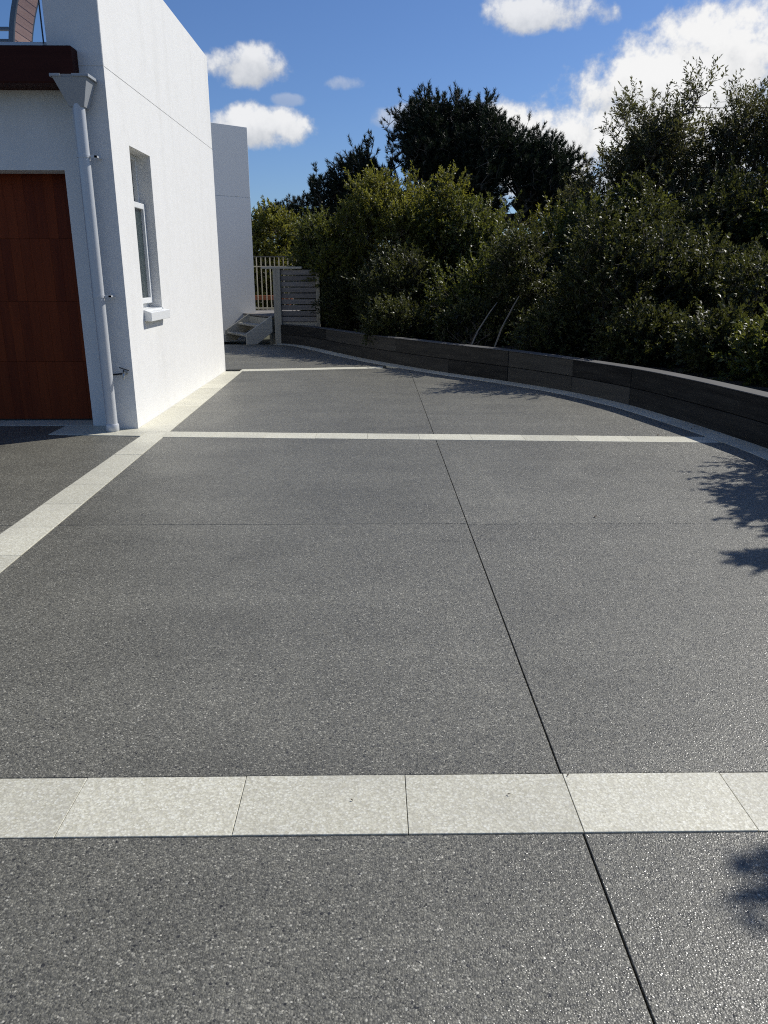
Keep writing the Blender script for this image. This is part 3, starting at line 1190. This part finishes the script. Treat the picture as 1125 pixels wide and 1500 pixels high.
def fast_mesh(name, V, F, mat, parent, smooth=False):
    me = bpy.data.meshes.new(name)
    nv, (nf, k) = len(V), F.shape
    me.vertices.add(nv)
    me.vertices.foreach_set('co', V.astype(np.float32).ravel())
    me.loops.add(nf * k)
    me.loops.foreach_set('vertex_index', F.astype(np.int32).ravel())
    me.polygons.add(nf)
    me.polygons.foreach_set('loop_start', np.arange(0, nf * k, k, dtype=np.int32))
    me.polygons.foreach_set('loop_total', np.full(nf, k, dtype=np.int32))
    if smooth:
        me.polygons.foreach_set('use_smooth', np.ones(nf, dtype=bool))
    me.materials.append(mat)
    me.update(calc_edges=True)
    return link(bpy.data.objects.new(name, me), parent)


def leaf_arrays(r, P, D, L, ratio, fold=0.12):
    n = len(P)
    D = nrm(D)
    up = r.normal(size=(n, 3)) * .7 + V3([0, 0, 1.0])
    Sd = nrm(np.cross(D, up))
    N = nrm(np.cross(Sd, D))
    L = L[:, None]
    W = L * ratio
    v0 = P
    v1 = P + D * L * .48 + Sd * W * .5 + N * L * fold
    v2 = P + D * L - N * L * .08
    v3 = P + D * L * .48 - Sd * W * .5 + N * L * fold
    V = np.stack([v0, v1, v2, v3], 1).reshape(-1, 3)
    F = np.arange(4 * n).reshape(-1, 4)
    return V, F


def crown_points(r, blobs, n, shell, gap, seed, gk):
    """points in a union of ellipsoids, pushed to their outer shell, thinned by a noise field"""
    B = np.array(blobs, float)          # cx cy cz rx ry rz
    vol = B[:, 3] * B[:, 4] * B[:, 5]
    got = []
    tot = 0
    while tot < n:
        m = n * 2
        k = r.choice(len(B), m, p=vol / vol.sum())
        d = nrm(r.normal(size=(m, 3)))
        rad = r.uniform(0, 1, m) ** shell
        P = B[k, :3] + d * rad[:, None] * B[k, 3:6]
        nz = noise3(P, gk, seed)
        keep = (nz + r.uniform(-.35, .35, m) > gap) & (P[:, 2] > 0.05)
        got.append(np.hstack([P, d])[keep])
        tot += keep.sum()
    A = np.vstack(got)[:n]
    return A[:, :3], A[:, 3:]


def skeleton(r, targets, base, r_tip, wiggle=0.04, stems=1, spread=0.2, expo=0.42):
    """join crown points to the base through their nearest inner neighbour; radii by how much each branch carries"""
    order = np.argsort(np.linalg.norm((targets - base) * V3([1, 1, .8]), axis=1))
    T = targets[order]
    nodes = [base + V3([0, 0, -.1])]
    par = [-1]
    top = T[:, 2].max() - base[2]
    ang0 = r.uniform(0, 6.28)
    for s in range(stems):
        a = ang0 + 6.283 * s / stems
        prev = 0
        lean = V3([math.cos(a), math.sin(a), 0]) * spread * r.uniform(.5, 1.2)
        for k in range(1, 5):
            nodes.append(base + lean * k / 4 * 1.4 + V3([0, 0, top * .55 * k / 4]) + r.normal(size=3) * .03 * top)
            par.append(prev)
            prev = len(nodes) - 1
    nodes = list(nodes)
    N = np.zeros((len(nodes) + len(T), 3))
    N[:len(nodes)] = nodes
    cnt = len(nodes)
    for p in T:
        d = N[:cnt] - p
        dist = np.linalg.norm(d, axis=1) + np.maximum(0, d[:, 2]) * 1.2
        dist[0] += 2.0
        j = int(np.argmin(dist))
        N[cnt] = p
        par.append(j)
        cnt += 1
    w = np.ones(cnt)
    for k in range(cnt - 1, 0, -1):
        w[par[k]] += w[k]
    par = np.array(par)
    rad = r_tip * w ** expo
    return N, par, rad


def branch_mesh(name, N, par, rad, mat, parent, seg=4):
    k = np.arange(1, len(N))
    A, B = N[par[k]], N[k]
    ra, rb = np.minimum(rad[par[k]], rad[k] * 1.25), rad[k]
    d = nrm(B - A)
    ref = np.where(np.abs(d[:, 2:3]) < .9, V3([[0, 0, 1.0]]), V3([[1.0, 0, 0]]))
    a = nrm(np.cross(d, ref))
    b = np.cross(d, a)
    Vs = []
    for e in (0, 1):
        c, rr = (A, ra) if e == 0 else (B + d * rb[:, None] * .5, rb)
        for q in range(seg):
            w = 2 * math.pi * q / seg
            Vs.append(c + (a * math.cos(w) + b * math.sin(w)) * rr[:, None])
    Vt = np.stack(Vs, 1)              # n, 2*seg, 3
    n = len(A)
    base = (np.arange(n) * 2 * seg)[:, None]
    F = []
    for q in range(seg):
        q2 = (q + 1) % seg
        F.append(base + V3([[q, q2, seg + q2, seg + q]]))
    F = np.stack(F, 1).reshape(-1, 4)
    return fast_mesh(name, Vt.reshape(-1, 3), F, mat, parent, smooth=True)


def shrub(name, label, cat, group, base, blobs, seed, n_twig=900, per=26, leaf=.055, ratio=.45, mat=None, twig_mat=None,
          shell=.38, gap=-.25, gk=2.6, twig=.28, up=.55, stems=5, r_tip=.0026, spread=.25, sprigs=()):
    r = np.random.default_rng(seed)
    base = V3(base, float)
    o = tag(empty(name, tuple(base)), label, cat, group)
    bl = [(b[0] - base[0], b[1] - base[1], b[2] - base[2], b[3], b[4], b[5]) for b in blobs]
    C, D = crown_points(r, bl, n_twig, shell, gap, seed, gk)
    for sx, sy, sz, sr, sn in sprigs:          # small outlying branch tips
        dd = nrm(r.normal(size=(sn, 3)))
        C = np.vstack([C, V3([sx, sy, sz]) - base + dd * r.uniform(0, 1, (sn, 1)) ** .6 * sr])
        D = np.vstack([D, dd])
    n_twig = len(C)
    tw = nrm(D * V3([1, 1, .8]) + V3([0, 0, up]) + r.normal(size=D.shape) * .45)
    L = twig * r.uniform(.55, 1.3, n_twig)
    ns = sum(q[4] for q in sprigs)
    if ns:
        L[-ns:] *= .5
    N, par, rad = skeleton(r, C, V3([0, 0, 0.0]), r_tip, stems=stems, spread=spread)
    branch_mesh('stems', N, par, rad, twig_mat or M_TWIG, o, 4)
    # leaves in pairs along each twig
    t = np.tile((np.arange(per) + .5) / per, n_twig) + r.uniform(-.03, .03, per * n_twig)
    idx = np.repeat(np.arange(n_twig), per)
    bend = r.normal(size=(n_twig, 3)) * .12
    P = C[idx] + tw[idx] * (t * L[idx])[:, None] + bend[idx] * (t ** 2 * L[idx])[:, None]
    side = nrm(np.cross(tw[idx], r.normal(size=(len(idx), 3))))
    ld = nrm(side * .85 + tw[idx] * (.35 + t[:, None] * .7) + V3([0, 0, .12]))
    lens = leaf * r.uniform(.45, 1.4, len(idx))
    V, F = leaf_arrays(r, P, ld, lens, ratio)
    fast_mesh('foliage', V, F, mat or M_LEAF_H, o)
    # the twigs that carry the leaves
    e = C + tw * L[:, None] * .9
    a = nrm(np.cross(tw, V3([[.3, .5, .2]])))
    b = np.cross(tw, a)
    q = .0028
    Vt = np.stack([C + a * q, C - a * q * .5 + b * q, C - a * q * .5 - b * q, e], 1).reshape(-1, 3)
    k = (np.arange(n_twig) * 4)[:, None]
    Ft = np.stack([k + V3([[0, 1, 3]]), k + V3([[1, 2, 3]]), k + V3([[2, 0, 3]])], 1).reshape(-1, 3)
    fast_mesh('twigs', Vt, Ft, twig_mat or M_TWIG, o)
    return o


G1 = 'shrubs of the hedge behind the retaining wall'
G2 = 'low shrubs filling the bed along the retaining wall'


def lobes(x, y, top, rad, seed, base=0.2, lean=(0, 0)):
    """a bushy crown: a core with knobbly sub-lobes and a few that break the outline"""
    r = random.Random(seed)
    h = top - base
    out = [(x, y, base + h * .46, rad * .92, rad * .92, h * .48)]
    for k in range(9):
        a = r.uniform(0, 6.28)
        u = r.uniform(.35, .95)
        q = rad * r.uniform(.45, .85) * (1.15 - u * .5)
        s = rad * r.uniform(.32, .5)
        zz = min(base + h * u, top - s * .8)
        out.append((x + math.cos(a) * q, y + math.sin(a) * q, zz, s, s, s * r.uniform(.8, 1.2)))
    for k in range(4):
        a = r.uniform(0, 6.28)
        q = rad * r.uniform(.1, .5)
        s = rad * r.uniform(.16, .26)
        out.append((x + math.cos(a) * q, y + math.sin(a) * q, top - s * r.uniform(.3, 1.2), s, s, s * 1.7))
    return out


hedge = [  # x, y, top, radius, label, leaf material
    (-0.95, 18.7, 2.65, 0.95, 'dark green hedge shrub at the far left end beside the slatted screen', M_LEAF_H, 1900),
    (-0.05, 18.2, 3.30, 1.15, 'tall rounded hedge shrub, second from the screen, yellow green on top', M_LEAF_Y, 2400),
    (1.25, 17.5, 3.30, 1.25, 'tall hedge shrub in front of the big pine with pointed sprouts', M_LEAF_Y, 2600),
    (2.40, 16.8, 2.75, 1.20, 'hedge shrub below the pine trunk, fourth from the screen', M_LEAF_H, 2200),
    (3.35, 16.1, 2.60, 1.20, 'hedge shrub under the right flank of the pine, fifth from the screen', M_LEAF_Y, 2200),
    (4.40, 15.4, 2.60, 1.25, 'dark hedge shrub where the pine meets the open olive leaved trees', M_LEAF_H, 2200),
    (5.35, 14.8, 3.05, 1.40, 'dense dark hedge shrub below the leftmost open tree', M_LEAF_D, 2600),
    (6.50, 14.2, 2.95, 1.45, 'shaded hedge shrub below the tallest open tree', M_LEAF_D, 2600),
    (7.20, 12.5, 2.70, 1.35, 'hedge shrub at the right border behind the wall cap', M_LEAF_H, 2200),
]
for k, (x, y, top, rad, lab, mt, n) in enumerate(hedge):
    shrub('hedge_shrub', lab, 'shrub', G1, (x, y, .2), lobes(x, y, top, rad, 100 + k), 100 + k, n_twig=n, per=26, leaf=.062, ratio=.46, mat=mt,
          twig_mat=M_PALETWIG if k in (3, 4) else M_TWIG)

low = [
    (-0.45, 17.2, 1.35, .60, 'low dark shrub at the foot of the hedge next to the screen', M_LEAF_D),
    (0.60, 15.9, 1.85, .90, 'dark shrub behind the far bend of the sleeper wall', M_LEAF_D),
    (1.85, 14.9, 1.85, .95, 'leafy shrub behind the middle of the sleeper wall', M_LEAF_H),
    (2.90, 13.8, 1.95, 1.0, 'dark shrub behind the middle of the sleeper wall, right of the leafy one', M_LEAF_D),
    (3.75, 11.9, 2.20, 1.0, 'rounded dark shrub overhanging the wall where its cap turns pale', M_LEAF_D),
    (5.05, 12.1, 2.00, 1.05, 'dark shrub behind the pale wall cap, right of the rounded one', M_LEAF_D),
    (5.60, 10.7, 1.65, .95, 'glossy shrub behind the pale wall cap near the right border', M_LEAF_D),
    (5.65, 9.2, 1.30, .85, 'brightly leaved shrub nearest the right border of the picture', M_LEAF_Y),
    (1.60, 13.1, .85, .55, 'knee-high plant with two pale bare slanting stems close behind the middle of the wall', M_LEAF_D),
    (2.75, 12.0, .85, .55, 'knee-high dark plant close behind the wall left of the pale cap', M_LEAF_D),
    (3.75, 10.75, .85, .55, 'knee-high dark plant close behind the start of the pale cap', M_LEAF_D),
    (4.35, 9.75, .85, .55, 'knee-high dark plant close behind the middle of the pale cap', M_LEAF_D),
    (4.55, 8.75, .80, .50, 'knee-high plant close behind the pale cap at the right border', M_LEAF_H),
    (0.45, 14.5, .85, .55, 'knee-high dark plant close behind the far bend of the wall', M_LEAF_D),
]
for k, (x, y, top, rad, lab, mt) in enumerate(low):
    o_ = shrub('bed_shrub', lab, 'shrub', G2, (x, y, .25), lobes(x, y, top, rad, 200 + k, .2), 200 + k, n_twig=int(500 + 900 * rad ** 2), per=24, leaf=.055, ratio=.5, mat=mt,
          stems=7, spread=.4, twig_mat=M_TWIG)
    if k == 8:
        for a, b_ in (((1.50, 12.42, .28), (1.98, 12.75, 1.05)), ((1.86, 12.25, .28), (2.30, 12.6, 1.15))):
            a, b_ = Vector(a) - Vector((x, y, .25)), Vector(b_) - Vector((x, y, .25))
            m = MB()
            m.tube([a, a.lerp(b_, .4) + Vector((-.03, 0, .03)), a.lerp(b_, .75) + Vector((-.01, 0, .03)), b_], [.013, .012, .010, .006], 6)
            m.build('bare_stem', M_PALETWIG, o_, smooth=True)

# shrubs to the right of the picture whose shade falls into it
shrub('bed_shrub', 'leafy shrub right of the picture throwing shade across the drive edge', 'shrub', G2, (5.1, 6.7, .25),
      lobes(5.1, 6.65, 1.95, .85, 301, .2), 301, n_twig=1000, per=24, leaf=.055, mat=M_LEAF_H,
      sprigs=[(4.68, 6.15, 1.85, .28, 70), (4.66, 6.6, 1.9, .30, 70), (4.36, 6.00, 1.85, .16, 45), (4.30, 6.30, 1.8, .13, 36), (4.50, 5.80, 1.92, .16, 40), (4.46, 5.62, 2.5, .04, 12), (4.52, 5.58, 2.5, .06, 20), (4.64, 5.56, 2.5, .07, 20), (4.76, 5.6, 2.46, .09, 22), (4.85, 5.66, 2.5, .2, 22), (4.95, 5.9, 2.3, .2, 20)])
shrub('hedge_shrub', 'taller shrub right of the camera with one branch shading the drive', 'shrub', G1, (6.4, 4.4, .25),
      lobes(6.4, 4.4, 3.0, .9, 302, .3), 302, n_twig=1300, per=24, leaf=.055, mat=M_LEAF_H,
      sprigs=[(4.38, 4.00, 3.48, .03, 7), (4.41, 3.91, 3.48, .04, 9), (4.46, 3.82, 3.48, .05, 11), (4.53, 3.73, 3.48, .06, 13), (4.60, 3.66, 3.48, .07, 14), (4.70, 3.64, 3.46, .08, 16), (4.82, 3.70, 3.44, .07, 20), (5.0, 3.78, 3.4, .08, 16), (5.2, 3.95, 3.35, .1, 16), (5.5, 4.2, 3.2, .25, 30)])

# open trees at the right
G3 = 'open olive leaved trees behind the hedge at the right'


def open_tree(x, y, top, rad, seed, label, n=1300, sub=()):
    r = random.Random(seed)
    bl = []
    h = top - 1.0
    for k in range(30):
        a = r.uniform(0, 6.28)
        u = r.uniform(.28, 1.0)
        q = rad * r.uniform(.15, 1.0) * (1.15 - .55 * u)
        s = rad * r.uniform(.24, .40)
        bl.append((x + math.cos(a) * q, y + math.sin(a) * q, 1.0 + h * u - s * .9, s, s, s * .9))
    bl += list(sub)
    return shrub('open_tree', label, 'tree', G3, (x, y, -.2), bl, seed, n_twig=n, per=13, leaf=.080, ratio=.32, mat=M_LEAF_L, shell=.45, gap=-.32,
                 gk=3.6, twig=.30, up=.8, stems=4, r_tip=.0034, spread=.55)


open_tree(5.55, 17.6, 4.65, 1.40, 401, 'open olive leaved tree leftmost of the three, beside the pine', 2200)
open_tree(6.25, 17.0, 5.45, 1.80, 402, 'open olive leaved tree with the highest feathery crown', 2900)
open_tree(7.95, 16.2, 5.30, 1.95, 403, 'open olive leaved tree with bare twiggy limbs at the right border', 2900)

# shrub sunlit behind the deck railing
shrub('garden_shrub', 'sunlit yellow green shrub behind the deck railing', 'shrub', None, (-3.2, 24.0, -.2),
      lobes(-3.2, 24.0, 3.05, 1.0, 501), 501, n_twig=1500, per=24, leaf=.085, mat=M_LEAF_Y)
shrub('garden_shrub', 'lower yellowish shrub between deck railing and dark conifer', 'shrub', None, (-1.9, 25.0, -.2),
      lobes(-1.9, 25.0, 2.55, 1.25, 502), 502, n_twig=1900, per=24, leaf=.085, mat=M_LEAF_Y)


def pine(base, blobs, seed, label, n_tuft=1700, tuft=.27, needles=54, nl=.135, group='dark conifers on the skyline'):
    r = np.random.default_rng(seed)
    base = V3(base, float)
    o = tag(empty('pine_tree', tuple(base)), label, 'tree', group)
    bl = [(b[0] - base[0], b[1] - base[1], b[2] - base[2], *b[3:]) for b in blobs]
    C, D = crown_points(r, bl, n_tuft, .33, -.55, seed, 1.9)
    ax = nrm(D * .95 + V3([0, 0, .70]) + r.normal(size=D.shape) * .35)
    N, par, rad = skeleton(r, C, V3([0, 0, 0.0]), .006, stems=1, spread=.15, expo=.5)
    branch_mesh('trunk', N, par, rad, M_BARK, o, 6)
    L = tuft * r.uniform(.6, 1.35, n_tuft)
    idx = np.repeat(np.arange(n_tuft), needles)
    t = r.uniform(0, 1, len(idx))
    P = C[idx] + ax[idx] * (t * L[idx])[:, None]
    side = nrm(np.cross(ax[idx], r.normal(size=(len(idx), 3))))
    dd = nrm(side * (1.0 - .55 * t[:, None]) + ax[idx] * .75)
    ln = nl * r.uniform(.7, 1.2, len(idx))
    sd_ = nrm(np.cross(dd, r.normal(size=(len(idx), 3)))) * .0105
    V = np.stack([P - sd_, P + sd_, P + dd * ln[:, None]], 1).reshape(-1, 3)
    F = np.arange(len(V)).reshape(-1, 3)
    fast_mesh('needles', V, F, M_NEEDLE, o)
    return o


def pine_lobes(limbs, seed):
    """limbs: (x, y, z, r) main masses; each gets upward-pointing knobs"""
    r = random.Random(seed)
    out = []
    for x, y, z, q in limbs:
        out.append((x, y, z, q, q, q * .85))
        for k in range(9):
            a = r.uniform(0, 6.28)
            e = r.uniform(.1, 1.25)
            d = q * r.uniform(.75, 1.05)
            s = q * r.uniform(.18, .34)
            out.append((x + math.cos(a) * math.cos(e) * d, y + math.sin(a) * math.cos(e) * d, z + math.sin(e) * d * .95, s, s, s * 1.6))
    return out


pine((2.4, 29, -.5), pine_lobes([(1.2, 29, 5.9, 1.05), (2.1, 28.7, 6.1, 1.1), (3.2, 29.3, 6.1, 1.05), (4.0, 29, 5.8, .95), (2.2, 28.7, 4.9, 1.6), (3.6, 28.7, 4.8, 1.5),
                                (5.0, 28.8, 5.5, .95), (5.9, 28.6, 5.1, .85), (6.8, 28.6, 4.7, .75), (3.0, 28.3, 3.9, 1.7), (1.2, 28.8, 4.2, 1.6), (0.0, 28.8, 4.7, .9),
                                (-0.7, 28.5, 4.5, .85), (-1.6, 28.5, 3.9, .75), (5.0, 28.4, 4.3, 1.4), (5.9, 28.4, 4.0, 1.2), (6.7, 28.4, 3.6, 1.0), (-0.4, 28.6, 3.8, 1.0), (-1.4, 28.5, 3.3, .9)], 601),
     601, 'big dark pine with knobbly crown rising above the middle of the hedge', 9000)
pine((-3.3, 38, -.5), pine_lobes([(-3.0, 38, 4.1, .95), (-3.6, 38, 3.4, 1.0), (-2.3, 38, 3.3, 1.0), (-1.9, 38, 4.0, .6)], 602), 602,
     'small dark pine on the skyline left of the big one', 800)
pine((-4.6, 37, -.5), pine_lobes([(-4.5, 37, 3.5, .7), (-5.0, 37, 2.8, .8), (-4.0, 37, 2.6, .8)], 603), 603,
     'smallest dark pine on the skyline next to the grey wing', 500)
